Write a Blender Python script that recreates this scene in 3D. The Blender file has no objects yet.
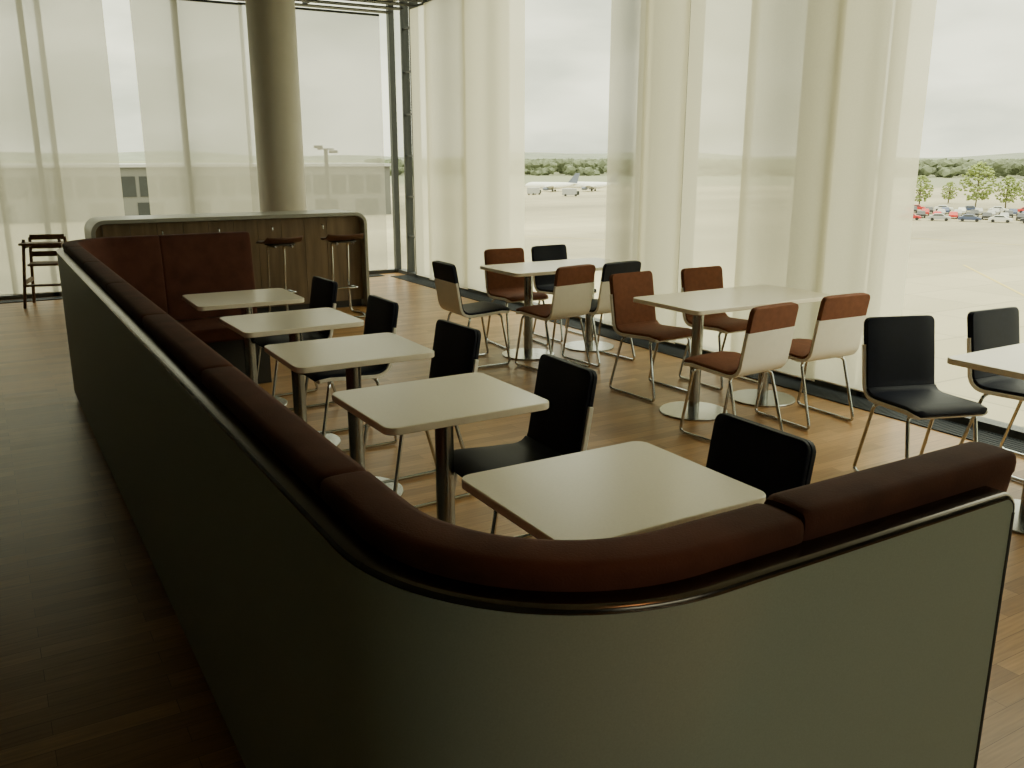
import bpy, math, random
from mathutils import Vector, Matrix
random.seed(7)
scene = bpy.context.scene
COL = scene.collection
R = math.radians

# ---------------------------------------------------------------- materials
def new_mat(name):
    m = bpy.data.materials.new(name); m.use_nodes = True
    nt = m.node_tree
    return m, nt, nt.nodes["Principled BSDF"]

def simple(name, col, rough=0.5, metal=0.0, var=0.08, scale=30.0, bump=0.0, bscale=200.0, coat=0.0, spec=0.5):
    m, nt, b = new_mat(name)
    tc = nt.nodes.new("ShaderNodeTexCoord")
    n = nt.nodes.new("ShaderNodeTexNoise"); n.inputs["Scale"].default_value = scale
    n.inputs["Detail"].default_value = 4
    nt.links.new(tc.outputs["Object"], n.inputs["Vector"])
    r = nt.nodes.new("ShaderNodeValToRGB")
    r.color_ramp.elements[0].position = 0.3; r.color_ramp.elements[1].position = 0.7
    r.color_ramp.elements[0].color = tuple(c*(1-var) for c in col)+(1,)
    r.color_ramp.elements[1].color = tuple(min(1, c*(1+var)) for c in col)+(1,)
    nt.links.new(n.outputs["Fac"], r.inputs["Fac"])
    nt.links.new(r.outputs["Color"], b.inputs["Base Color"])
    b.inputs["Roughness"].default_value = rough
    b.inputs["Metallic"].default_value = metal
    b.inputs["Specular IOR Level"].default_value = spec
    b.inputs["Coat Weight"].default_value = coat
    if bump > 0:
        n2 = nt.nodes.new("ShaderNodeTexNoise"); n2.inputs["Scale"].default_value = bscale
        nt.links.new(tc.outputs["Object"], n2.inputs["Vector"])
        bp = nt.nodes.new("ShaderNodeBump"); bp.inputs["Strength"].default_value = bump
        bp.inputs["Distance"].default_value = 0.002
        nt.links.new(n2.outputs["Fac"], bp.inputs["Height"])
        nt.links.new(bp.outputs["Normal"], b.inputs["Normal"])
    return m

M = {}
M["red"] = simple("red_leather", (0.20, 0.076, 0.042), 0.75, var=0.12, bump=0.4, bscale=260, spec=0.2)
M["redbench"] = simple("burgundy_leather", (0.105, 0.038, 0.026), 0.8, var=0.18, scale=10, bump=0.4, bscale=260, spec=0.2)
M["black"] = simple("black_leather", (0.004, 0.006, 0.018), 0.55, var=0.15, bump=0.3, bscale=260, spec=0.22)
M["shell"] = simple("white_shell", (0.88, 0.85, 0.77), 0.35, var=0.02)
M["top"] = simple("cream_laminate", (0.96, 0.88, 0.73), 0.27, var=0.02, scale=120, spec=0.85)
M["steel"] = simple("brushed_steel", (0.36, 0.37, 0.36), 0.26, 1.0, var=0.05)
M["chrome"] = simple("chrome", (0.55, 0.59, 0.61), 0.16, 1.0, var=0.02)
M["panel"] = simple("green_grey_laminate", (0.37, 0.42, 0.36), 0.55, var=0.06, scale=350)
M["rim"] = simple("dark_metal_rim", (0.15, 0.135, 0.125), 0.22, 1.0, var=0.08)
M["dark"] = simple("dark_plinth", (0.03, 0.028, 0.025), 0.6)
M["frame"] = simple("grey_aluminium", (0.055, 0.06, 0.06), 0.45, 0.3)
M["grille"] = simple("grille_dark_aluminium", (0.03, 0.035, 0.042), 0.7, 0.0, spec=0.2)
M["column"] = simple("column_plaster", (0.54, 0.525, 0.485), 0.7, var=0.02, scale=5)
M["outcol"] = simple("exterior_column_paint", (0.13, 0.13, 0.115), 0.7, var=0.03, scale=5)
M["wall"] = simple("dark_wall_paint", (0.05, 0.048, 0.043), 0.8, var=0.05, scale=3)
M["ceil"] = simple("ceiling_panel_paint", (0.40, 0.40, 0.36), 0.8, var=0.05, scale=3)
M["slat"] = simple("ceiling_slat_dark", (0.025, 0.027, 0.027), 0.6, var=0.05, scale=3)
M["barframe"] = simple("bar_grey_laminate", (0.30, 0.30, 0.265), 0.35, var=0.03)
M["darkwood"] = simple("brown_beech", (0.12, 0.06, 0.028), 0.5, var=0.25, scale=25)
M["stoolseat"] = simple("brown_stool_leather", (0.10, 0.045, 0.028), 0.5, var=0.1)
M["bwall"] = simple("terminal_cladding", (0.12, 0.12, 0.11), 0.7, var=0.05, scale=0.2)
M["bglass"] = simple("terminal_glass", (0.015, 0.018, 0.018), 0.5, var=0.2, scale=0.5)
M["white"] = simple("aircraft_white", (0.82, 0.82, 0.79), 0.4, var=0.02)
M["bluegrey"] = simple("tail_grey_blue", (0.14, 0.16, 0.22), 0.4)
M["tyre"] = simple("tyre_rubber", (0.015, 0.015, 0.015), 0.8)
M["leaf"] = simple("spring_leaves", (0.23, 0.28, 0.09), 0.8, var=0.4, scale=1.2)
M["bark"] = simple("bark", (0.10, 0.08, 0.05), 0.9, var=0.3, scale=4)
M["forest"] = simple("distant_forest", (0.13, 0.15, 0.09), 0.9, var=0.3, scale=0.03)  # paler with distance haze put into the base colour
M["hill"] = simple("distant_hill", (0.17, 0.19, 0.15), 0.9, var=0.2, scale=0.01)
M["yellow"] = simple("yellow_line_paint", (0.50, 0.40, 0.12), 0.7)
for i, c in enumerate([(0.45, 0.03, 0.03), (0.35, 0.35, 0.35), (0.06, 0.08, 0.16), (0.6, 0.6, 0.58), (0.04, 0.04, 0.045)]):
    M["car%d" % i] = simple("car_paint_%d" % i, c, 0.3, var=0.03)

def wood_floor():
    m, nt, b = new_mat("oak_parquet")
    tc = nt.nodes.new("ShaderNodeTexCoord")
    mp = nt.nodes.new("ShaderNodeMapping")
    nt.links.new(tc.outputs["Object"], mp.inputs["Vector"])
    br = nt.nodes.new("ShaderNodeTexBrick")
    br.inputs["Scale"].default_value = 1.0
    br.inputs["Brick Width"].default_value = 0.55
    br.inputs["Row Height"].default_value = 0.08
    br.inputs["Mortar Size"].default_value = 0.001
    br.inputs["Color1"].default_value = (0.44, 0.245, 0.096, 1)
    br.inputs["Color2"].default_value = (0.28, 0.148, 0.056, 1)
    br.inputs["Mortar"].default_value = (0.15, 0.08, 0.03, 1)
    br.offset = 0.37
    nt.links.new(mp.outputs["Vector"], br.inputs["Vector"])
    mp2 = nt.nodes.new("ShaderNodeMapping"); mp2.inputs["Scale"].default_value = (3, 40, 1)
    nt.links.new(tc.outputs["Object"], mp2.inputs["Vector"])
    n = nt.nodes.new("ShaderNodeTexNoise"); n.inputs["Scale"].default_value = 2.0; n.inputs["Detail"].default_value = 6
    nt.links.new(mp2.outputs["Vector"], n.inputs["Vector"])
    mx = nt.nodes.new("ShaderNodeMix"); mx.data_type = 'RGBA'; mx.blend_type = 'MULTIPLY'
    mx.inputs[0].default_value = 0.5
    nt.links.new(br.outputs["Color"], mx.inputs[6])
    rp = nt.nodes.new("ShaderNodeValToRGB")
    rp.color_ramp.elements[0].color = (0.5, 0.5, 0.5, 1); rp.color_ramp.elements[1].color = (1.15, 1.15, 1.1, 1)
    rp.color_ramp.elements[0].position = 0.3; rp.color_ramp.elements[1].position = 0.7
    nt.links.new(n.outputs["Fac"], rp.inputs["Fac"])
    nt.links.new(rp.outputs["Color"], mx.inputs[7])
    nt.links.new(mx.outputs[2], b.inputs["Base Color"])
    b.inputs["Roughness"].default_value = 0.34
    b.inputs["Specular IOR Level"].default_value = 0.26
    return m
M["floor"] = wood_floor()

def bar_wood():
    m, nt, b = new_mat("bar_walnut")
    tc = nt.nodes.new("ShaderNodeTexCoord")
    mp = nt.nodes.new("ShaderNodeMapping"); mp.inputs["Scale"].default_value = (9, 1, 0.8)
    nt.links.new(tc.outputs["Object"], mp.inputs["Vector"])
    n = nt.nodes.new("ShaderNodeTexNoise"); n.inputs["Scale"].default_value = 2; n.inputs["Detail"].default_value = 5
    nt.links.new(mp.outputs["Vector"], n.inputs["Vector"])
    r = nt.nodes.new("ShaderNodeValToRGB")
    r.color_ramp.elements[0].color = (0.12, 0.080, 0.044, 1); r.color_ramp.elements[1].color = (0.21, 0.14, 0.077, 1)
    r.color_ramp.elements[0].position = 0.3; r.color_ramp.elements[1].position = 0.7
    nt.links.new(n.outputs["Fac"], r.inputs["Fac"]); nt.links.new(r.outputs["Color"], b.inputs["Base Color"])
    b.inputs["Roughness"].default_value = 0.5
    return m
M["barwood"] = bar_wood()

def curtain_mat(name, T, col, shade=0.75):
    m = bpy.data.materials.new(name); m.use_nodes = True
    nt = m.node_tree; nt.nodes.clear()
    out = nt.nodes.new("ShaderNodeOutputMaterial")
    tc = nt.nodes.new("ShaderNodeTexCoord")
    mp = nt.nodes.new("ShaderNodeMapping"); mp.inputs["Scale"].default_value = (60, 60, 60)
    nt.links.new(tc.outputs["Object"], mp.inputs["Vector"])
    n = nt.nodes.new("ShaderNodeTexNoise"); n.inputs["Scale"].default_value = 1.5; n.inputs["Detail"].default_value = 3
    nt.links.new(mp.outputs["Vector"], n.inputs["Vector"])
    r = nt.nodes.new("ShaderNodeValToRGB")
    r.color_ramp.elements[0].position = 0.3; r.color_ramp.elements[1].position = 0.7
    r.color_ramp.elements[0].color = tuple(c*0.95 for c in col)+(1,)
    r.color_ramp.elements[1].color = col+(1,)
    nt.links.new(n.outputs["Fac"], r.inputs["Fac"])
    tl = nt.nodes.new("ShaderNodeBsdfTranslucent"); nt.links.new(r.outputs["Color"], tl.inputs["Color"])
    df = nt.nodes.new("ShaderNodeBsdfDiffuse"); nt.links.new(r.outputs["Color"], df.inputs["Color"])
    mx = nt.nodes.new("ShaderNodeMixShader"); mx.inputs[0].default_value = 1-shade
    nt.links.new(tl.outputs[0], mx.inputs[1]); nt.links.new(df.outputs[0], mx.inputs[2])
    tr = nt.nodes.new("ShaderNodeBsdfTransparent")
    m2 = nt.nodes.new("ShaderNodeMixShader"); m2.inputs[0].default_value = T
    nt.links.new(mx.outputs[0], m2.inputs[1]); nt.links.new(tr.outputs[0], m2.inputs[2])
    nt.links.new(m2.outputs[0], out.inputs["Surface"])
    return m
CC = (0.90, 0.86, 0.71)
M["cur_dense"] = curtain_mat("screen_fabric_dense", 0.14, (0.76, 0.725, 0.59), 0.80)
M["cur_mid"] = curtain_mat("screen_fabric_medium", 0.18, CC, 0.82)
M["cur_thin"] = curtain_mat("screen_fabric_sheer", 0.32, CC, 0.80)
M["cur_back"] = curtain_mat("screen_fabric_grey", 0.24, (0.45, 0.435, 0.375), 0.72)
M["cur_back2"] = curtain_mat("screen_fabric_grey_sheer", 0.42, (0.44, 0.425, 0.37), 0.70)
M["cur_backd"] = curtain_mat("screen_fabric_grey_dense", 0.18, (0.40, 0.39, 0.34), 0.70)

def glass_mat():
    m = bpy.data.materials.new("window_glass"); m.use_nodes = True
    nt = m.node_tree; nt.nodes.clear()
    out = nt.nodes.new("ShaderNodeOutputMaterial")
    tr = nt.nodes.new("ShaderNodeBsdfTransparent"); tr.inputs["Color"].default_value = (0.94, 0.96, 0.93, 1)
    gl = nt.nodes.new("ShaderNodeBsdfGlossy"); gl.inputs["Roughness"].default_value = 0.02
    fr = nt.nodes.new("ShaderNodeLayerWeight"); fr.inputs["Blend"].default_value = 0.12
    m2 = nt.nodes.new("ShaderNodeMixShader")
    mt = nt.nodes.new("ShaderNodeMath"); mt.operation = 'MULTIPLY'; mt.inputs[1].default_value = 0.35
    nt.links.new(fr.outputs["Fresnel"], mt.inputs[0])
    nt.links.new(mt.outputs[0], m2.inputs[0])
    nt.links.new(tr.outputs[0], m2.inputs[1]); nt.links.new(gl.outputs[0], m2.inputs[2])
    nt.links.new(m2.outputs[0], out.inputs["Surface"])
    return m
M["glass"] = glass_mat()

def ground_mat():
    m, nt, b = new_mat("apron_concrete")
    tc = nt.nodes.new("ShaderNodeTexCoord")
    br = nt.nodes.new("ShaderNodeTexBrick"); br.offset = 0.0
    br.inputs["Scale"].default_value = 1.0
    br.inputs["Brick Width"].default_value = 7.5; br.inputs["Row Height"].default_value = 7.5
    br.inputs["Mortar Size"].default_value = 0.08
    br.inputs["Color1"].default_value = (0.40, 0.355, 0.25, 1)
    br.inputs["Color2"].default_value = (0.36, 0.32, 0.225, 1)
    br.inputs["Mortar"].default_value = (0.25, 0.225, 0.165, 1)
    nt.links.new(tc.outputs["Object"], br.inputs["Vector"])
    mp = nt.nodes.new("ShaderNodeMapping"); mp.inputs["Scale"].default_value = (0.004, 0.02, 1)
    nt.links.new(tc.outputs["Object"], mp.inputs["Vector"])
    n = nt.nodes.new("ShaderNodeTexNoise"); n.inputs["Scale"].default_value = 1.0; n.inputs["Detail"].default_value = 6
    nt.links.new(mp.outputs["Vector"], n.inputs["Vector"])
    rp = nt.nodes.new("ShaderNodeValToRGB")
    rp.color_ramp.elements[0].position = 0.4; rp.color_ramp.elements[1].position = 0.6
    rp.color_ramp.elements[0].color = (0.58, 0.58, 0.56, 1); rp.color_ramp.elements[1].color = (1.08, 1.08, 1.03, 1)
    nt.links.new(n.outputs["Fac"], rp.inputs["Fac"])
    ln = nt.nodes.new("ShaderNodeVectorMath"); ln.operation = 'LENGTH'
    nt.links.new(tc.outputs["Object"], ln.inputs[0])
    mr = nt.nodes.new("ShaderNodeMapRange"); mr.inputs[1].default_value = 400; mr.inputs[2].default_value = 460
    nt.links.new(ln.outputs["Value"], mr.inputs[0])
    mx = nt.nodes.new("ShaderNodeMix"); mx.data_type = 'RGBA'; mx.blend_type = 'MULTIPLY'; mx.inputs[0].default_value = 1.0
    nt.links.new(br.outputs["Color"], mx.inputs[6]); nt.links.new(rp.outputs["Color"], mx.inputs[7])
    m2 = nt.nodes.new("ShaderNodeMix"); m2.data_type = 'RGBA'
    nt.links.new(mr.outputs[0], m2.inputs[0]); nt.links.new(mx.outputs[2], m2.inputs[6])
    m2.inputs[7].default_value = (0.19, 0.20, 0.125, 1)
    nt.links.new(m2.outputs[2], b.inputs["Base Color"])
    b.inputs["Roughness"].default_value = 0.85
    return m
M["ground"] = ground_mat()

# ---------------------------------------------------------------- mesh helpers
class MB:
    def __init__(s): s.v = []; s.f = []
    def add(s, vf):
        v, f = vf; o = len(s.v)
        s.v += [tuple(x) for x in v]; s.f += [tuple(i+o for i in q) for q in f]
        return s

def box(x0, x1, y0, y1, z0, z1):
    v = [(x0,y0,z0),(x1,y0,z0),(x1,y1,z0),(x0,y1,z0),(x0,y0,z1),(x1,y0,z1),(x1,y1,z1),(x0,y1,z1)]
    return v, [(0,3,2,1),(4,5,6,7),(0,1,5,4),(1,2,6,5),(2,3,7,6),(3,0,4,7)]

def xf(vf, mat):
    return [tuple(mat @ Vector(p)) for p in vf[0]], vf[1]

def fillet(pts, r, seg=5):
    pts = [Vector(p) for p in pts]; out = [pts[0]]
    for i in range(1, len(pts)-1):
        a, b, c = pts[i-1], pts[i], pts[i+1]
        d1 = (a-b); d2 = (c-b)
        rr = min(r, d1.length*0.49, d2.length*0.49)
        p1 = b+d1.normalized()*rr; p2 = b+d2.normalized()*rr
        for k in range(seg+1):
            t = k/seg
            out.append((1-t)**2*p1+2*t*(1-t)*b+t*t*p2)
    out.append(pts[-1]); return out

def tube(pts, r, n=10):
    pts = [Vector(p) for p in pts]
    v = []; f = []
    t0 = (pts[1]-pts[0]).normalized()
    up = Vector((0,0,1)) if abs(t0.z) < 0.9 else Vector((1,0,0))
    nrm = t0.cross(up).normalized()
    for i, p in enumerate(pts):
        if i == 0: t = pts[1]-pts[0]
        elif i == len(pts)-1: t = pts[-1]-pts[-2]
        else: t = (pts[i+1]-p).normalized()+(p-pts[i-1]).normalized()
        t.normalize()
        nrm = (nrm-t*nrm.dot(t)).normalized(); bn = t.cross(nrm)
        for k in range(n):
            a = 2*math.pi*k/n
            v.append(p+nrm*math.cos(a)*r+bn*math.sin(a)*r)
    for i in range(len(pts)-1):
        for k in range(n):
            f.append((i*n+k, i*n+(k+1)%n, (i+1)*n+(k+1)%n, (i+1)*n+k))
    f.append(tuple(range(n))[::-1]); f.append(tuple((len(pts)-1)*n+k for k in range(n)))
    return v, f

def lathe(prof, n=40):
    v = []; f = []
    for r, z in prof:
        for k in range(n):
            a = 2*math.pi*k/n; v.append((r*math.cos(a), r*math.sin(a), z))
    for i in range(len(prof)-1):
        for k in range(n):
            f.append((i*n+k, i*n+(k+1)%n, (i+1)*n+(k+1)%n, (i+1)*n+k))
    f.append(tuple(range(n))[::-1]); f.append(tuple((len(prof)-1)*n+k for k in range(n)))
    return v, f

def prism(outline, z0, z1):
    n = len(outline)
    v = [(x, y, z0) for x, y in outline]+[(x, y, z1) for x, y in outline]
    f = [tuple(range(n))[::-1], tuple(range(n, 2*n))]+[(i, (i+1) % n, n+(i+1) % n, n+i) for i in range(n)]
    return v, f

def rrect(w, d, r, seg=6):
    o = []
    for cx, cy, a0 in ((w/2-r, d/2-r, 0), (-w/2+r, d/2-r, 90), (-w/2+r, -d/2+r, 180), (w/2-r, -d/2+r, 270)):
        for k in range(seg+1):
            a = R(a0+90*k/seg); o.append((cx+r*math.cos(a), cy+r*math.sin(a)))
    return o

def put(name, vf, mat, parent=None, bevel=0, smooth=True, ang=35, loc=None):
    if isinstance(vf, MB): vf = (vf.v, vf.f)
    me = bpy.data.meshes.new(name)
    me.from_pydata([tuple(p) for p in vf[0]], [], vf[1]); me.validate(); me.update()
    if smooth:
        me.polygons.foreach_set("use_smooth", [True]*len(me.polygons))
        me.set_sharp_from_angle(angle=R(ang))
    me.materials.append(M[mat])
    ob = bpy.data.objects.new(name, me); COL.objects.link(ob)
    if parent: ob.parent = parent
    if loc: ob.location = loc
    if bevel:
        b = ob.modifiers.new("bevel", 'BEVEL'); b.width = bevel; b.segments = 3; b.limit_method = 'ANGLE'; b.angle_limit = R(40)
        b.harden_normals = False
    return ob

def thing(name, label, cat, loc=(0,0,0), rot=0, group=None):
    e = bpy.data.objects.new(name, None); COL.objects.link(e)
    e.empty_display_size = 0.1
    e.location = loc; e.rotation_euler = (0,0,rot)
    e["label"] = label; e["category"] = cat
    if group: e["group"] = group
    return e

def copy_thing(src, loc, rot, label=None, scale=None):
    e = src.copy(); COL.objects.link(e)
    e.location = loc; e.rotation_euler = (0,0,rot)
    if label: e["label"] = label
    if scale: e.scale = (scale,)*3
    for ch in src.children:
        c = ch.copy(); COL.objects.link(c); c.parent = e
        for g in ch.children:
            d = g.copy(); COL.objects.link(d); d.parent = c
    return e

def struct(name, vf, mat, **k):
    o = put(name, vf, mat, smooth=False, **k); o["kind"] = "structure"; return o

# ---------------------------------------------------------------- room shell
WP = 5.22    # right facade plane (x)
WQ = 12.05   # far facade plane (y)
CZ = 3.52
XL, YB = -1.1, -4.5
struct("floor", box(XL, WP+0.12, YB, WQ+0.12, -0.3, 0), "floor")
struct("ceiling", box(XL, WP+0.12, YB, WQ+0.12, CZ+0.20, CZ+0.34), "ceil")
mb = MB(); y = 4.0
while y < WQ:
    mb.add(box(XL, WP, y, y+0.16, CZ+0.03, CZ+0.045)); y += 0.36
for x in [1.2, 2.6, 4.0]:
    mb.add(box(x, x+0.03, 4.0, WQ, CZ+0.045, CZ+0.20))
struct("trim_1", mb, "slat")
struct("wall_left", box(XL-0.2, XL, YB, WQ+0.12, 0, CZ+0.34), "wall")  # unseen wall, set close in to keep the left aisle dark
struct("wall_near", MB().add(box(XL, 0.2, YB-0.2, YB, 0, CZ+0.34)).add(box(3.8, WP, YB-0.2, YB, 0, CZ+0.34)).add(box(0.2, 3.8, YB-0.2, YB, 0, 0.9)).add(box(0.2, 3.8, YB-0.2, YB, 2.6, CZ+0.34)), "wall")  # unseen wall with an opening made for the added window
struct("fill_window", box(0.2, 3.8, YB-0.1, YB-0.09, 0.9, 2.6), "glass")  # added window behind the camera, lets in light for the bench panel
struct("wall_right", box(WP, WP+0.2, YB, -0.6, 0, CZ+0.34), "wall")
struct("window_1", box(WP+0.05, WP+0.06, -0.6, WQ, 0.05, CZ+0.20), "glass")
struct("window_2", box(XL, WP, WQ+0.05, WQ+0.06, 0.05, CZ+0.20), "glass")
ti = 2
for q, hw in ((0.6, 0.02), (3.95, 0.02), (6.45, 0.02), (9.05, 0.02), (11.38, 0.03), (11.68, 0.02)):
    struct("trim_%d" % ti, box(WP, WP+0.11, q-hw, q+hw, 0, CZ+0.20), "frame"); ti += 1
for p in (0.72, 2.4):
    struct("trim_%d" % ti, box(p-0.03, p+0.03, WQ, WQ+0.11, 0, CZ+0.20), "frame"); ti += 1
struct("trim_%d" % ti, box(WP-0.02, WP+0.06, WQ-0.02, WQ+0.06, 0, CZ+0.20), "frame"); ti += 1
mb = MB()
for z in (0.55, 1.1, 1.65, 2.2, 2.75, 3.3): mb.add(box(WP+0.02, WP+0.06, 11.38, 11.68, z, z+0.02))
struct("trim_%d" % ti, mb, "frame"); ti += 1
struct("trim_%d" % ti, box(WP, WP+0.11, -0.6, WQ, 0, 0.05), "frame"); ti += 1
struct("trim_%d" % ti, box(XL, WP, WQ, WQ+0.11, 0, 0.05), "frame"); ti += 1

def grille(L, w):
    g = MB().add(box(0, L, 0, 0.012, 0, 0.008)).add(box(0, L, w-0.012, w, 0, 0.008)).add(box(0, L, 0, w, 0, 0.002))
    x = 0.02
    while x < L:
        g.add(box(x, x+0.012, 0.012, w-0.012, 0, 0.006)); x += 0.022
    return g
e = thing("floor_grille", "dark metal floor heating grille along the glazing", "floor grille", (WP-0.02, 0.2, 0.0), R(90))
put("grille_bars", grille(11.5, 0.24), "grille", e, smooth=False)
e = thing("floor_grille", "dark metal floor heating grille along the glazing", "floor grille", (-1.0, WQ-0.28, 0.0), 0)
put("grille_bars", grille(5.9, 0.20), "grille", e, smooth=False)

# ---------------------------------------------------------------- curtains
def curtain(p0, p1, mat, label, amp=0.012, waves=2.0):
    a = Vector((p0[0], p0[1], 0)); b = Vector((p1[0], p1[1], 0)); d = b-a; L = d.length; d.normalize()
    e = thing("curtain_panel", label, "curtain", a, math.atan2(d.y, d.x), "sheer window screens")
    N = 48; v = []; f = []
    for j, z in enumerate((0.07, 1.2, 2.4, CZ-0.02)):
        for i in range(N+1):
            t = i/N
            v.append((t*L, amp*math.sin(2*math.pi*waves*t), z))
    for j in range(3):
        for i in range(N):
            k = j*(N+1)+i; f.append((k, k+1, k+N+2, k+N+1))
    put("fabric", (v, f), mat, e, ang=80)
    rail = [(i/N*L, amp*math.sin(2*math.pi*waves*i/N), 0.07) for i in range(N+1)]
    put("hem_bar", tube(rail, 0.006, 8), "shell", e)
    put("top_rail", box(0, L, -0.008, 0.008, CZ-0.03, CZ), "frame", e, smooth=False)
    return e
cx = WP-0.03-0.05
FL = "flat cream fabric screen overlapping its neighbour before the glazing"
for q0, q1, m, off, lab, am in [
    (11.20, 10.62, "cur_thin", 0, "very sheer cream screen beside the glass corner", 0.002),
    (10.68, 9.60, "cur_dense", -0.05, FL, 0.006),
    (9.70, 8.36, "cur_mid", 0, FL, 0.004),
    (6.88, 6.28, "cur_mid", 0, FL, 0.003),
    (6.34, 5.78, "cur_dense", -0.04, FL, 0.003),
    (5.82, 5.06, "cur_thin", 0, "very sheer screen with the apron showing through", 0.002),
    (5.10, 4.24, "cur_dense", -0.05, FL, 0.008),
    (4.30, 3.62, "cur_mid", 0, "cream fabric screen beside the open window", 0.004),
    (1.2, -0.5, "cur_mid", 0, FL, 0.005)]:
    curtain((cx+off, q0), (cx+off, q1), m, lab, waves=1, amp=am)
by = WQ-0.06
for x0, x1, m, off in [(-1.05, 0.32, "cur_backd", 0), (0.26, 0.92, "cur_back", -0.04), (0.86, 1.58, "cur_back", 0),
                  (1.88, 3.20, "cur_back", 0), (3.14, 5.03, "cur_back2", -0.04)]:
    curtain((x0, by+off), (x1, by+off), m, "grey-beige translucent roller screen before tall window", waves=1.0, amp=0.001)

# ---------------------------------------------------------------- column
e = thing("column", "round grey-beige plastered column behind the bar counter", "column", (3.27, 11.0, 0))
put("shaft", lathe([(0.28, 0), (0.28, CZ+0.2)], 64), "column", e)
put("base_ring", lathe([(0.295, 0), (0.295, 0.06), (0.285, 0.065)], 64), "frame", e)

# ---------------------------------------------------------------- banquette
OP, OQ, OQF = 0.434, 0.855, 7.12
RC = 0.43
def bq_path():
    pts = []
    def line(a, b, n):
        for i in range(n): 
            t = i/n; pts.append((a[0]+(b[0]-a[0])*t, a[1]+(b[1]-a[1])*t))
    line((1.612, OQ), (OP+RC, OQ), 12)
    for i in range(20):
        a = R(-90-90*i/20); pts.append((OP+RC+RC*math.cos(a), OQ+RC+RC*math.sin(a)))
    line((OP, OQ+RC), (OP, OQF-RC), 40)
    for i in range(16):
        a = R(180-90*i/16); pts.append((OP+RC+RC*math.cos(a), OQF-RC+RC*math.sin(a)))
    line((OP+RC, OQF), (1.80, OQF), 10); pts.append((1.80, OQF))
    return [Vector(p) for p in pts]
PATH = bq_path()
S = [0.0]
for i in range(1, len(PATH)): S.append(S[-1]+(PATH[i]-PATH[i-1]).length)
LT = S[-1]
def at(s):
    if s <= 0: return PATH[0]+(PATH[0]-PATH[1]).normalized()*(-s), (PATH[1]-PATH[0]).normalized()
    for i in range(1, len(S)):
        if s <= S[i] or i == len(S)-1:
            t = (s-S[i-1])/(S[i]-S[i-1])
            p = PATH[i-1].lerp(PATH[i], t)
            def tan(k):
                a = PATH[max(0, k-1)]; b = PATH[min(len(PATH)-1, k+1)]; return (b-a).normalized()
            tg = tan(i-1).lerp(tan(i), min(1, max(0, t))).normalized()
            return p, tg
def sweep(prof, s0, s1, soft=0.0, dz=0.0, endr=0.0):
    ss = [s for s in S if s0+0.03 < s < s1-0.03]
    if soft: ss = [s0, s0+0.003, s0+0.009, s0+0.018]+ss+[s1-0.018, s1-0.009, s1-0.003, s1]
    elif endr: ss = [s0+endr*k for k in (0, 0.03, 0.12, 0.28, 0.5, 0.75, 1)]+ss+[s1-endr*k for k in (1, 0.75, 0.5, 0.28, 0.12, 0.03, 0)]
    else: ss = [s0]+ss+[s1]
    ss = sorted(ss)
    cxo = sum(o for o, z in prof)/len(prof); czo = sum(z for o, z in prof)/len(prof)
    n = len(prof); v = []; f = []
    for s in ss:
        e_ = min(s-s0, s1-s)
        sh = 0 if not soft else soft*max(0, 1-e_/0.018)**2
        drop = 0
        if endr and e_ < endr: drop = endr-math.sqrt(max(0, endr**2-(endr-e_)**2))
        p, t = at(s); nr = Vector((t.y, -t.x))   # inward (towards the seats)
        for o, z in prof:
            do = cxo-o; dd = czo-z
            o2 = o+(sh*(1 if do > 0 else -1) if abs(do) > 0.01 else 0); z2 = z+(sh*(1 if dd > 0 else -1))
            if z > 0.9: z2 -= drop
            q = p+nr*o2; v.append((q.x, q.y, z2+dz))
    for i in range(len(ss)-1):
        for k in range(n):
            f.append((i*n+k, (i+1)*n+k, (i+1)*n+(k+1) % n, i*n+(k+1) % n))
    f.append(tuple(range(n))); f.append(tuple((len(ss)-1)*n+k for k in range(n))[::-1])
    return v, f
bench = thing("banquette", "long U-shaped banquette with burgundy leather backs and grey-green outer panel", "bench", (0, 0, 0))
put("outer_panel", sweep([(0.0, 0.06), (0.0, 1.030), (0.035, 1.030), (0.035, 0.06)], 0, LT, endr=0.03), "panel", bench, ang=30)
put("plinth", sweep([(0.02, 0.0), (0.02, 0.06), (0.10, 0.06), (0.10, 0.0)], 0.01, LT-0.01), "dark", bench, ang=30)
put("metal_rim", sweep([(-0.001, 1.030), (-0.001, 1.037), (0.001, 1.040), (0.004, 1.042), (0.009, 1.0430), (0.07, 1.0430), (0.07, 1.030)], -0.003, LT+0.003, endr=0.033), "rim", bench, ang=50)
put("end_trim", box(1.608, 1.618, OQ-0.002, OQ+0.05, 0.0, 1.000), "dark", bench, bevel=0.003)
put("end_trim", box(1.796, 1.806, OQF-0.05, OQF+0.002, 0.0, 1.000), "dark", bench, bevel=0.003)
cush = [(0.044, 1.042), (0.040, 1.050), (0.039, 1.068), (0.041, 1.079), (0.047, 1.085), (0.058, 1.087), (0.085, 1.088), (0.118, 1.087), (0.132, 1.084), (0.139, 1.075),
        (0.146, 1.045), (0.156, 1.0), (0.170, 0.85), (0.19, 0.65), (0.20, 0.46), (0.08, 0.46), (0.05, 1.0)]
seams = [-0.070, 0.525]
s = (1.612-OP-RC)+RC*math.pi/2+0.20; seams.append(s)
while s+1.02 < LT-1.55: s += 0.985; seams.append(s)
seams += [LT-0.66, LT+0.0]
for i in range(len(seams)-1):
    put("back_cushion", sweep(cush, seams[i]+0.001, seams[i+1]-0.001, soft=0.005, dz=0.010 if i == 0 else 0), "redbench", bench, ang=50)
put("seat_cushion", box(OP+0.20, OP+0.68, OQ+0.75, 4.0, 0.36, 0.46), "redbench", bench, bevel=0.02)
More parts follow.
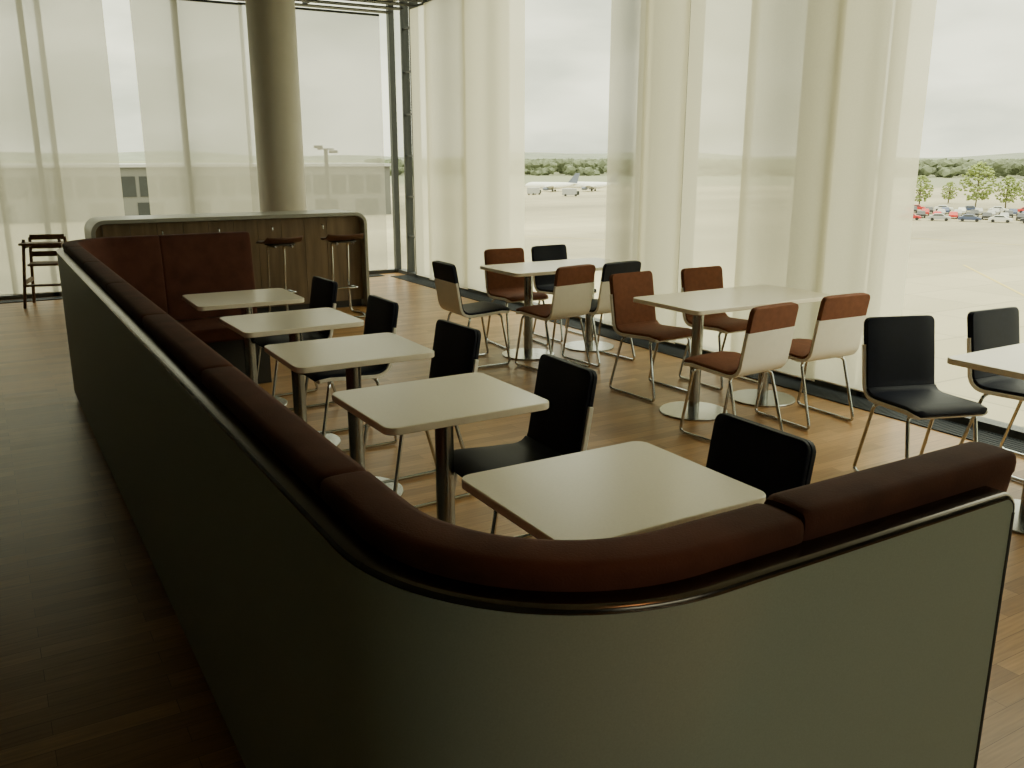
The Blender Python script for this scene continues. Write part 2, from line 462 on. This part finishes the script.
put("seat_cushion", box(OP+0.20, OP+0.68, 4.005, OQF-0.71, 0.36, 0.46), "redbench", bench, bevel=0.02)
put("seat_cushion", box(OP+0.20, 1.60, OQ+0.20, OQ+0.745, 0.36, 0.46), "redbench", bench, bevel=0.02)
put("seat_cushion", box(OP+0.20, 1.16, OQF-0.705, OQF-0.20, 0.36, 0.46), "redbench", bench, bevel=0.02)
put("seat_cushion", box(1.165, 1.79, OQF-0.705, OQF-0.20, 0.36, 0.46), "redbench", bench, bevel=0.02)
mb = MB().add(box(OP+0.05, OP+0.60, OQ+0.42, OQF-0.42, 0.0, 0.36)).add(box(OP+0.38, 1.57, OQ+0.05, OQ+0.66, 0, 0.36)).add(box(OP+0.38, 1.76, OQF-0.62, OQF-0.05, 0, 0.36))
put("seat_base", mb, "dark", bench, smooth=False)

# ---------------------------------------------------------------- tables
def table_parts(e, w, d, poles):
    put("table_top", prism(rrect(w, d, 0.045), 0.724, 0.752), "top", e, bevel=0.004)
    for px in poles:
        put("base_plate", xf(lathe([(0.225, 0), (0.225, 0.008), (0.222, 0.012), (0.05, 0.014)], 48), Matrix.Translation((px, 0, 0))), "steel", e)
        put("pole", xf(lathe([(0.037, 0.012), (0.037, 0.70)], 32), Matrix.Translation((px, 0, 0))), "steel", e)
        put("mount_plate", box(px-0.12, px+0.12, -0.12, 0.12, 0.70, 0.724), "frame", e, bevel=0.003)
sq = [(1.440, 1.875), (1.445, 2.975), (1.465, 4.005), (1.47, 4.93), (1.45, 5.92)]
t0 = thing("cafe_table", "small cream-topped pedestal table standing by the banquette", "table", (sq[0][0], sq[0][1], 0), 0, "small tables along the banquette")
table_parts(t0, 0.68, 0.575, [0.02])
for k, (p, q) in enumerate(sq[1:]): copy_thing(t0, (p, q, 0), R([0.5, -0.5, 1, -1][k]))
l0 = thing("long_table", "long cream-topped table on two steel disc pedestals", "table", (4.26, 4.26, 0), 0, "long tables near the windows")
table_parts(l0, 1.24, 0.64, [-0.31, 0.33])
copy_thing(l0, (4.24, 6.32, 0), 0)
copy_thing(l0, (4.38, 2.09, 0), 0)

# ---------------------------------------------------------------- chairs
def chair_profile():
    pts = [(0.225, 0.432), (0.215, 0.445), (0.15, 0.452), (0.0, 0.442), (-0.12, 0.436)]
    for k in range(1, 7):
        a = k/6
        x = (1-a)**2*(-0.12)+2*a*(1-a)*(-0.205)+a*a*(-0.212)
        z = (1-a)**2*0.436+2*a*(1-a)*0.436+a*a*0.52
        pts.append((x, z))
    for z in (0.56, 0.60, 0.64, 0.68, 0.70, 0.74, 0.77, 0.80, 0.815, 0.828, 0.836, 0.840):
        pts.append((-0.212-0.055*((z-0.52)/0.32), z))
    return pts
CP = chair_profile()
def chair_sheet(i0, i1, up, dn, hw, round_start=0, round_end=0, nx=12):
    pts = CP[i0:i1+1]
    L = [0]
    for a, b in zip(pts, pts[1:]): L.append(L[-1]+math.hypot(b[0]-a[0], b[1]-a[1]))
    T = L[-1]; vt = []; vb = []
    for i, (y, z) in enumerate(pts):
        gi = i0+i
        a = CP[max(0, gi-1)]; b = CP[min(len(CP)-1, gi+1)]
        ty, tz = b[0]-a[0], b[1]-a[1]; l = math.hypot(ty, tz); ty /= l; tz /= l
        ny, nz = tz, -ty
        w = hw
        if round_end:
            d = T-L[i]
            if d < round_end: w = hw-round_end+math.sqrt(max(0, round_end**2-(round_end-d)**2))
        if round_start:
            d = L[i]
            if d < round_start: w = w-round_start+math.sqrt(max(0, round_start**2-(round_start-d)**2))
        for k in range(nx+1):
            t = -1+2*k/nx
            x = t*w
            puff = 1-0.35*abs(t)**6
            vt.append((x, y+ny*up*puff, z+nz*up*puff)); vb.append((x, y-ny*dn, z-nz*dn))
    n = len(pts); W = nx+1; v = vt+vb; o = len(vt); f = []
    for i in range(n-1):
        for k in range(nx):
            a = i*W+k
            f.append((a, a+1, a+W+1, a+W)); f.append((o+a, o+a+W, o+a+W+1, o+a+1))
        f.append((i*W, (i+1)*W, o+(i+1)*W, o+i*W)); f.append((i*W+nx, o+i*W+nx, o+(i+1)*W+nx, (i+1)*W+nx))
    for k in range(nx):
        f.append((k, o+k, o+k+1, k+1)); a = (n-1)*W+k; f.append((a, a+1, o+a+1, o+a))
    return v, f
NI = len(CP)-1
WRAP = 15
def build_chair(mat, label, loc, rot):
    e = thing("dining_chair", label, "chair", loc, rot, "upholstered cafe chairs")
    put("seat", chair_sheet(0, 8, 0.030, -0.001, 0.200, round_start=0.03), mat, e, bevel=0.005, ang=60)
    mb = MB().add(chair_sheet(8, NI, 0.024, -0.001, 0.196, round_end=0.035)).add(chair_sheet(WRAP, NI, 0.004, 0.019, 0.199, round_end=0.035))
    put("backrest", mb, mat, e, bevel=0.004, ang=60)
    put("shell", chair_sheet(0, WRAP, 0.004, 0.018, 0.207, round_start=0.03), "shell", e, bevel=0.003, ang=60)
    for sx in (-1, 1):
        pts = [(sx*0.13, 0.13, 0.424), (sx*0.185, 0.150, 0.415), (sx*0.195, 0.225, 0.011), (sx*0.195, -0.245, 0.011), (sx*0.185, -0.13, 0.408), (sx*0.13, -0.11, 0.418)]
        put("leg", tube(fillet(pts, 0.035, 6), 0.0095, 10), "chrome", e)
    put("cross_bar", tube([(-0.15, 0.135, 0.424), (0.15, 0.135, 0.424)], 0.009), "chrome", e)
    put("cross_bar", tube([(-0.15, -0.115, 0.418), (0.15, -0.115, 0.418)], 0.009), "chrome", e)
    return e
def place(bp, bq, face):
    a = R(face)
    lx, ly = 0.267*math.sin(a), -0.267*math.cos(a)
    return (bp-lx, bq-ly, 0), a
LB = "black leather cafe chair with white shell at a small table"
LR = "red-brown leather chair with white shell and chrome sled legs"
LK = "black leather chair with white shell and chrome sled legs"
loc, a = place(2.02, 1.86, 90); blk = build_chair("black", LB, loc, a)
for q, d in ((2.91, -2), (3.88, 3), (4.84, 0), (5.86, 2)):
    loc, a = place(2.00, q, 90+d); copy_thing(blk, loc, a)
loc, a = place(4.02, 5.06, 184); red = build_chair("red", LR, loc, a)
for p, q, fdeg in ((4.68, 5.04, 180), (3.80, 3.48, 5), (4.46, 3.53, -2), (4.10, 7.02, 176), (3.90, 5.58, 9)):
    loc, a = place(p, q, fdeg); copy_thing(red, loc, a)
for p, q, fdeg in ((4.62, 7.07, 183), (4.36, 5.60, 6), (3.12, 6.29, -92), (4.10, 2.90, 160), (4.74, 2.78, 176)):
    loc, a = place(p, q, fdeg); copy_thing(blk, loc, a, LK)

# ---------------------------------------------------------------- bar counter
B0, B1, BF, BB, BH = 0.92, 3.72, 9.38, 10.0, 1.06
bar = thing("bar_counter", "bar counter with slim grey rounded frame and walnut front", "bar counter", ((B0+B1)/2, BF, 0))
w = (B1-B0)/2
def ushape(w, h, r, z0=0):
    o = [(-w, z0)]
    for k in range(9): a = R(180-90*k/8); o.append((-w+r+r*math.cos(a), h-r+r*math.sin(a)))
    for k in range(9): a = R(90-90*k/8); o.append((w-r+r*math.cos(a), h-r+r*math.sin(a)))
    o.append((w, z0)); return o
FT = 0.038
outer = ushape(w, BH, 0.13); inner = ushape(w-FT, BH-FT, 0.092)
v = []; f = []; n = len(outer)
for yy in (0, BB-BF):
    v += [(x, yy, z) for x, z in outer]+[(x, yy, z) for x, z in inner]
for i in range(n-1):
    f += [(i, n+i, n+i+1, i+1), (2*n+i, 2*n+i+1, 3*n+i+1, 3*n+i), (i, i+1, 2*n+i+1, 2*n+i), (n+i, 3*n+i, 3*n+i+1, n+i+1)]
f += [(0, 2*n, 3*n, n), (n-1, 2*n-1, 4*n-1, 3*n-1)]
put("counter_frame", (v, f), "barframe", bar, ang=30, bevel=0.004)
body = ushape(w-FT-0.001, BH-FT-0.001, 0.091, 0.08); nb = len(body)
put("body", ([(x, 0.112, z) for x, z in body]+[(x, BB-BF-0.02, z) for x, z in body],
    [tuple(range(nb))[::-1], tuple(range(nb, 2*nb))]+[(i, (i+1) % nb, nb+(i+1) % nb, nb+i) for i in range(nb)]), "barwood", bar, smooth=False)
mb = MB(); k = 0; x = -w+0.11
while x < w-0.20:
    mb.add(box(x, x+0.246, 0.085, 0.111, 0.08, BH-FT-0.012)); x += 0.25; k += 1
put("front_panel", mb, "barwood", bar, smooth=False)
put("kick_plate", box(-w+0.06, w-0.06, 0.12, 0.16, 0, 0.08), "dark", bar, smooth=False)
for px in (-0.75, -0.2, 0.35, 0.9):
    put("bag_hook", tube(fillet([(px, 0.086, 0.94), (px, 0.03, 0.93), (px, 0.03, 0.89), (px, 0.045, 0.885)], 0.01), 0.006, 8), "chrome", bar)

# ---------------------------------------------------------------- bar stools
st = thing("bar_stool", "backless bar stool with curved brown seat and cantilevered chrome frame", "bar stool", (2.60, 8.95, 0), R(4), "bar stools at the counter")
v = []; f = []; NX, NY = 12, 10
for lay in (0, 1):
    for j in range(NY+1):
        for i in range(NX+1):
            s_, t_ = -1+2*i/NX, -1+2*j/NY
            x = s_*math.sqrt(max(0, 1-0.22*t_*t_))*0.21; yv = t_*math.sqrt(max(0, 1-0.22*s_*s_))*0.185
            z = 0.800+0.055*(abs(t_)**3)*(1 if t_ < 0 else -0.3)+0.012*s_*s_+(0.030*(1-0.4*max(abs(s_), abs(t_))**8) if lay else 0)
            v.append((x, yv, z))
W = NX+1; o = W*(NY+1)
for j in range(NY):
    for i in range(NX):
        a = j*W+i; f += [(a, a+W, a+W+1, a+1), (o+a, o+a+1, o+a+W+1, o+a+W)]
for i in range(NX): f += [(i, i+1, o+i+1, o+i), (NY*W+i, o+NY*W+i, o+NY*W+i+1, NY*W+i+1)]
for j in range(NY): f += [(j*W, o+j*W, o+(j+1)*W, (j+1)*W), (j*W+NX, (j+1)*W+NX, o+(j+1)*W+NX, o+j*W+NX)]
put("seat", (v, f), "stoolseat", st, ang=50, bevel=0.006)
put("seat_pan", prism(rrect(0.26, 0.24, 0.05), 0.786, 0.803), "dark", st, bevel=0.004)
for sx in (-1, 1):
    pts = [(sx*0.085, -0.12, 0.778), (sx*0.085, 0.12, 0.774), (sx*0.085, 0.15, 0.30), (sx*0.10, 0.16, 0.013), (sx*0.19, 0.10, 0.013), (sx*0.19, -0.21, 0.013)]
    put("leg", tube(fillet(pts, 0.05, 6), 0.013, 10), "chrome", st)
put("footrest", tube(fillet([(-0.085, 0.15, 0.30), (-0.15, -0.02, 0.30), (0.15, -0.02, 0.30), (0.085, 0.15, 0.30)], 0.04), 0.010), "chrome", st)
put("floor_bar", tube([(-0.19, -0.205, 0.013), (0.19, -0.205, 0.013)], 0.011), "chrome", st)
copy_thing(st, (3.27, 8.97, 0), R(-6))

# ---------------------------------------------------------------- child's high chair
hc = thing("high_chair", "brown wooden child's high chair by the tall screens", "high chair", (0.63, 11.40, 0), R(-15))
for sx in (-1, 1):
    for sy in (-1, 1):
        put("leg", tube([(sx*0.24, sy*0.22, 0.0), (sx*0.18, sy*0.15, 0.76)], 0.018, 8), "darkwood", hc)
    put("side_rail", box(sx*0.215-0.012, sx*0.215+0.012, -0.2, 0.2, 0.26, 0.31), "darkwood", hc, bevel=0.004)
    put("armrest", box(sx*0.18-0.02, sx*0.18+0.02, -0.18, 0.18, 0.66, 0.69), "darkwood", hc, bevel=0.006)
put("seat", prism(rrect(0.36, 0.32, 0.03), 0.46, 0.485), "darkwood", hc, bevel=0.004)
for z in (0.54, 0.63, 0.73): put("back_slat", box(-0.18, 0.18, 0.13, 0.155, z, z+0.06), "darkwood", hc, bevel=0.004)
put("tray", prism(rrect(0.44, 0.22, 0.05), 0.70, 0.725), "darkwood", hc, bevel=0.006, loc=(0, -0.17, 0))
put("footrest", box(-0.21, 0.21, -0.24, -0.17, 0.24, 0.262), "darkwood", hc, bevel=0.004)

# ---------------------------------------------------------------- exterior
GZ = -11.0
g = put("ground", box(-5000, 5000, -5000, 5000, -0.5, 0), "ground", smooth=False, loc=(0, 0, GZ)); g["kind"] = "structure"
def pol(az, dist):
    return (dist*math.sin(R(az)), dist*math.cos(R(az)))
for q in (4.66, 6.60, 10.05):
    e = thing("exterior_column", "round facade column standing outside the glazing", "column", (5.62, q, GZ), 0, "facade columns")
    put("shaft", lathe([(0.29, 0), (0.29, 16)], 48), "outcol", e)

bx, byy = pol(14, 200)
e = thing("terminal_building", "long low grey terminal building with dark window band", "building", (bx, byy, GZ), R(-14+6))
put("body", box(-150, 33, 0, 25, 0, 10.6), "bwall", e, smooth=False)
mb = MB(); x = -148
while x < 29:
    mb.add(box(x, x+3.2, -0.15, 0.0, 4.8, 8.8)); x += 3.9
put("window_band", mb, "bglass", e, smooth=False)
mb = MB(); x = -146
while x < 27:
    mb.add(box(x, x+5, -0.15, 0.0, 0, 3.6)); x += 9
put("gate_door", mb, "bglass", e, smooth=False)
put("roof_edge", box(-150.5, 33.5, -0.6, 25.5, 10.6, 11.2), "car1", e, smooth=False)

lx, ly = pol(30.8-11.5, 40)
e = thing("light_mast", "tall slim dark apron light mast with twin heads", "street lamp", (lx, ly, GZ), R(-20))
put("pole", lathe([(0.12, 0), (0.085, 13.0)], 16), "tyre", e)
put("crossarm", box(-0.35, 0.35, -0.04, 0.04, 12.94, 13.0), "tyre", e, smooth=False)
put("lamp_head", box(-0.50, -0.12, -0.2, 0.12, 13.0, 13.12), "tyre", e, bevel=0.02)
put("lamp_head", box(0.12, 0.50, -0.2, 0.12, 12.80, 12.92), "tyre", e, bevel=0.02)

def airliner(loc, rot):
    e = thing("airliner", "small white passenger airliner parked on the distant apron", "airplane", loc, rot, "parked airliners")
    L = 34; v = []; f = []; n = 20
    st_ = [(0, 0.05, -0.3), (0.8, 0.9, -0.2), (2.5, 1.6, -0.05), (5, 2.0, 0), (22, 2.0, 0), (28, 1.3, 0.5), (32, 0.6, 0.9), (34, 0.15, 1.1)]
    for x, rr, dz in st_:
        for k in range(n):
            a = 2*math.pi*k/n; v.append((x-L/2, rr*math.cos(a), 3.6+dz+rr*math.sin(a)))
    for i in range(len(st_)-1):
        for k in range(n): f.append((i*n+k, i*n+(k+1) % n, (i+1)*n+(k+1) % n, (i+1)*n+k))
    f.append(tuple(range(n))); f.append(tuple((len(st_)-1)*n+k for k in range(n)))
    put("fuselage", (v, f), "white", e)
    Q = [(0,1,2,3),(4,7,6,5),(0,4,5,1),(1,5,6,2),(2,6,7,3),(3,7,4,0)]
    for sy in (-1, 1):
        vv = [(-4, sy*1.5, 2.6), (2.5, sy*1.5, 2.6), (6, sy*16, 3.8), (4.5, sy*16, 3.8)]
        put("wing", ([(x, y, z) for x, y, z in vv]+[(x, y, z+0.3) for x, y, z in vv], Q), "white", e, smooth=False)
        put("engine", xf(lathe([(0.6, -2), (0.95, -1.2), (0.95, 1.2), (0.85, 1.6)], 16), Matrix.Translation((-2.2, sy*5.2, 1.7)) @ Matrix.Rotation(R(-90), 4, 'Y')), "bluegrey", e)
        vv = [(12.5, sy*0.3, 4.6), (15.5, sy*0.3, 4.6), (17, sy*5.5, 4.9), (15.5, sy*5.5, 4.9)]
        put("tailplane", ([(x, y, z) for x, y, z in vv]+[(x, y, z+0.2) for x, y, z in vv], Q), "white", e, smooth=False)
    put("tail_fin", ([(x, y, z) for y in (-0.15, 0.15) for x, z in ((10, 5.2), (16, 5.0), (17.5, 11), (15, 11))], Q), "bluegrey", e, smooth=False)
    for px, py in ((-13, 0), (1.5, 2.6), (1.5, -2.6)):
        put("landing_gear", MB().add(box(px-0.15, px+0.15, py-0.15, py+0.15, 0.5, 2.6)).add(box(px-0.55, px+0.55, py-0.3, py+0.3, 0, 1.1)), "tyre", e, bevel=0.1)
    return e
x, yv = pol(30.8+2.5, 340); pl = airliner((x, yv, GZ), R(-50)); pl.scale = (0.62,)*3
x, yv = pol(30.8+5.0, 345); copy_thing(pl, (x, yv, GZ), R(-60))

def car(mat, loc, rot, label):
    e = thing("car", label, "car", loc, rot, "cars in the airport car park")
    side = [(-2.1, 0.35), (-2.15, 0.8), (-1.9, 0.98), (-1.55, 1.0), (-1.0, 1.42), (0.45, 1.45), (1.05, 1.0), (1.9, 0.85), (2.1, 0.65), (2.1, 0.35)]
    n = len(side); v = []
    for yy in (-0.85, 0.85): v += [(x, yy*(0.82 if z > 1.1 else 1), z) for x, z in side]
    put("car_body", (v, [tuple(range(n)), tuple(range(n, 2*n))[::-1]]+[(i, n+i, n+(i+1) % n, (i+1) % n) for i in range(n)]), mat, e, smooth=False, bevel=0.06)
    for s_ in (-1, 1): put("side_window", ([(x, s_*(0.865 if z < 1.1 else 0.72), z) for x, z in ((-1.35, 1.03), (-0.95, 1.36), (0.4, 1.38), (0.9, 1.03))], [(0,1,2,3)]), "bglass", e, smooth=False)
    for wx in (-1.3, 1.3):
        for wy in (-0.8, 0.8):
            put("wheel", xf(lathe([(0.32, -0.1), (0.32, 0.1)], 16), Matrix.Translation((wx, wy, 0.32)) @ Matrix.Rotation(R(90), 4, 'X')), "tyre", e)
    return e
cl = ["red", "silver", "dark blue", "white", "black"]
cars = []
for i in range(5):
    az = 30.8+23.9+i*1.55; x, yv = pol(az, 203)
    cars.append(car("car%d" % i, (x, yv, GZ), R(-az+random.uniform(-4, 4)), "%s hatchback parked in a row outside" % cl[i]))
for row, (dist, step, turn, n) in enumerate(((212, 0.85, 90, 9), (221, 0.85, 90, 9), (230, 0.85, 90, 9), (239, 1.4, 0, 5))):
    for k in range(n):
        az = 30.8+23.6+k*step+row*0.2
        x, yv = pol(az, dist); j = random.randrange(5)
        copy_thing(cars[j], (x, yv, GZ), R(-az+turn+random.uniform(-3, 3)))
van = thing("service_van", "airport service van parked on the apron", "van", (*pol(30.8+1.4, 310), GZ), R(20), "airport service vans")
put("car_body", box(-2.8, 2.0, -1, 1, 0.4, 2.5), "car1", van, bevel=0.15)
put("cab", box(1.9, 2.9, -0.95, 0.95, 0.4, 1.7), "bglass", van, bevel=0.2)
for wx in (-1.7, 1.7):
    for wy in (-0.9, 0.9):
        put("wheel", xf(lathe([(0.38, -0.12), (0.38, 0.12)], 16), Matrix.Translation((wx, wy, 0.38)) @ Matrix.Rotation(R(90), 4, 'X')), "tyre", van)
x, yv = pol(30.8+3.7, 300); copy_thing(van, (x, yv, GZ), R(-30))

def ico(c, r, rnd, jit=0.25, sq=0.85):
    t = (1+5**0.5)/2
    base = [(-1,t,0),(1,t,0),(-1,-t,0),(1,-t,0),(0,-1,t),(0,1,t),(0,-1,-t),(0,1,-t),(t,0,-1),(t,0,1),(-t,0,-1),(-t,0,1)]
    F = [(0,11,5),(0,5,1),(0,1,7),(0,7,10),(0,10,11),(1,5,9),(5,11,4),(11,10,2),(10,7,6),(7,1,8),(3,9,4),(3,4,2),(3,2,6),(3,6,8),(3,8,9),(4,9,5),(2,4,11),(6,2,10),(8,6,7),(9,8,1)]
    v = []
    for b in base:
        k = r/math.sqrt(1+t*t)*(1+rnd.uniform(-jit, jit)); v.append((c[0]+b[0]*k, c[1]+b[1]*k, c[2]+b[2]*k*sq))
    return v, F
def tree(loc, h, seed):
    rnd = random.Random(seed)
    e = thing("tree", "leafy spring tree by the airport car park", "tree", loc, rnd.uniform(0, 6), "trees by the car park")
    mb = MB().add(tube([(0, 0, 0), (0.1, 0, h*0.3), (0, 0.1, h*0.75)], 0.16, 8))
    for k in range(6):
        a = k*1.05; mb.add(tube([(0, 0, h*(0.28+0.05*k)), (math.cos(a)*h*0.2, math.sin(a)*h*0.2, h*(0.45+0.06*k))], 0.07, 6))
    put("trunk", mb, "bark", e)
    mb = MB()
    for k in range(320):
        z = rnd.uniform(0.2, 0.98); rr = 0.38*math.sin(math.pi*min(1, (z-0.08)/0.93))**0.7
        a = rnd.uniform(0, 6.28); q_ = rr*math.sqrt(rnd.random())
        mb.add(ico((q_*h*math.cos(a), q_*h*math.sin(a), z*h), h*rnd.uniform(0.02, 0.04), rnd))
    put("foliage", mb, "leaf", e, smooth=False)
    return e
for az, d, h, sd in ((24.3, 256, 8, 1), (27.2, 252, 11.5, 2), (28.7, 258, 8, 3), (29.9, 252, 9.5, 4), (25.8, 280, 6, 5)):
    x, yv = pol(30.8+az, d); tree((x, yv, GZ), h, sd)

rnd = random.Random(3)
mb = MB()
for k in range(4200):
    az = 30.8+rnd.uniform(-9, 38); d = rnd.uniform(620, 1000)
    x, yv = pol(az, d); r = rnd.uniform(2.2, 3.8)
    mb.add(ico((x, yv, GZ+rnd.uniform(1, 8.5)), r, rnd, 0.3, 0.9))
o = put("tree_belt", mb, "forest", smooth=False); o["kind"] = "stuff"; o["label"] = "distant belt of green woodland beyond the runway"; o["category"] = "trees"
v = []; f = []; NH = 120
for i in range(NH+1):
    az = -30+110*i/NH; d = 3200
    h = 22+9*math.sin(az*0.21)+6*math.sin(az*0.63+1)
    for dd, hh in ((0, 0), (250, h*0.7), (600, h), (1400, h*0.9)):
        x, yv = pol(az, d+dd); v.append((x, yv, GZ+hh))
for i in range(NH):
    for k in range(3): a = i*4+k; f.append((a, a+4, a+5, a+1))
o = put("hill", (v, f), "hill"); o["kind"] = "structure"

for (az0, d0, az1, d1) in ((27, 120, 40, 60), (22, 160, 32, 150), (-2, 150, 8, 140)):
    a = Vector(pol(30.8+az0, d0)); b = Vector(pol(30.8+az1, d1)); d = (b-a).normalized(); n = Vector((-d.y, d.x))*0.15
    o = put("painted_line", ([(*(a+n), GZ+0.02), (*(b+n), GZ+0.02), (*(b-n), GZ+0.02), (*(a-n), GZ+0.02)], [(3,2,1,0)]), "yellow", smooth=False)
    o["label"] = "yellow guide line painted on the apron"; o["category"] = "road marking"; o["group"] = "apron guide lines"

# ---------------------------------------------------------------- light
wd = bpy.data.worlds.new("overcast_sky"); scene.world = wd; wd.use_nodes = True
nt = wd.node_tree; bg = nt.nodes["Background"]
tc = nt.nodes.new("ShaderNodeTexCoord")
mp = nt.nodes.new("ShaderNodeMapping"); mp.inputs["Scale"].default_value = (1.5, 1.5, 5)
nt.links.new(tc.outputs["Generated"], mp.inputs["Vector"])
n = nt.nodes.new("ShaderNodeTexNoise"); n.inputs["Scale"].default_value = 2.6; n.inputs["Detail"].default_value = 7
nt.links.new(mp.outputs["Vector"], n.inputs["Vector"])
r = nt.nodes.new("ShaderNodeValToRGB")
r.color_ramp.elements[0].position = 0.36; r.color_ramp.elements[1].position = 0.62
r.color_ramp.elements[0].color = (0.56, 0.57, 0.44, 1); r.color_ramp.elements[1].color = (1.0, 0.97, 0.75, 1)
nt.links.new(n.outputs["Fac"], r.inputs["Fac"]); nt.links.new(r.outputs["Color"], bg.inputs["Color"])
sp = nt.nodes.new("ShaderNodeSeparateXYZ"); nt.links.new(tc.outputs["Generated"], sp.inputs[0])
mr = nt.nodes.new("ShaderNodeMapRange"); mr.inputs[1].default_value = 0.15; mr.inputs[2].default_value = 0.9
mr.inputs[3].default_value = 2.8; mr.inputs[4].default_value = 8.5
nt.links.new(sp.outputs["Z"], mr.inputs[0]); nt.links.new(mr.outputs[0], bg.inputs["Strength"])

for lxy in ((1.01, -0.71), (1.28, -0.58)):
    ld = bpy.data.lights.new("ceiling_spot", 'SPOT'); ld.energy = 14; ld.color = (1.0, 0.42, 0.14); ld.spot_size = R(10); ld.spot_blend = 0.8; ld.shadow_soft_size = 0.03
    lo = bpy.data.objects.new("ceiling_spot", ld); COL.objects.link(lo); lo.location = (lxy[0], lxy[1], 3.45)
    lo.rotation_euler = (Vector((lxy[0], lxy[1], 3.45))-Vector((0.76, 0.93, 1.04))).to_track_quat('Z', 'Y').to_euler()
    lo["label"] = "small warm recessed ceiling spotlight"; lo["category"] = "lamp"; lo["group"] = "ceiling spotlights"

# ---------------------------------------------------------------- camera
cd = bpy.data.cameras.new("camera"); cam = bpy.data.objects.new("camera", cd); COL.objects.link(cam)
cam.location = (0, 0, 1.65); cam.rotation_euler = (R(90-14.4), 0, R(-30.8))
cd.sensor_width = 36; cd.lens = 885/1024*36; cd.clip_end = 20000; cd.clip_start = 0.05
scene.camera = cam
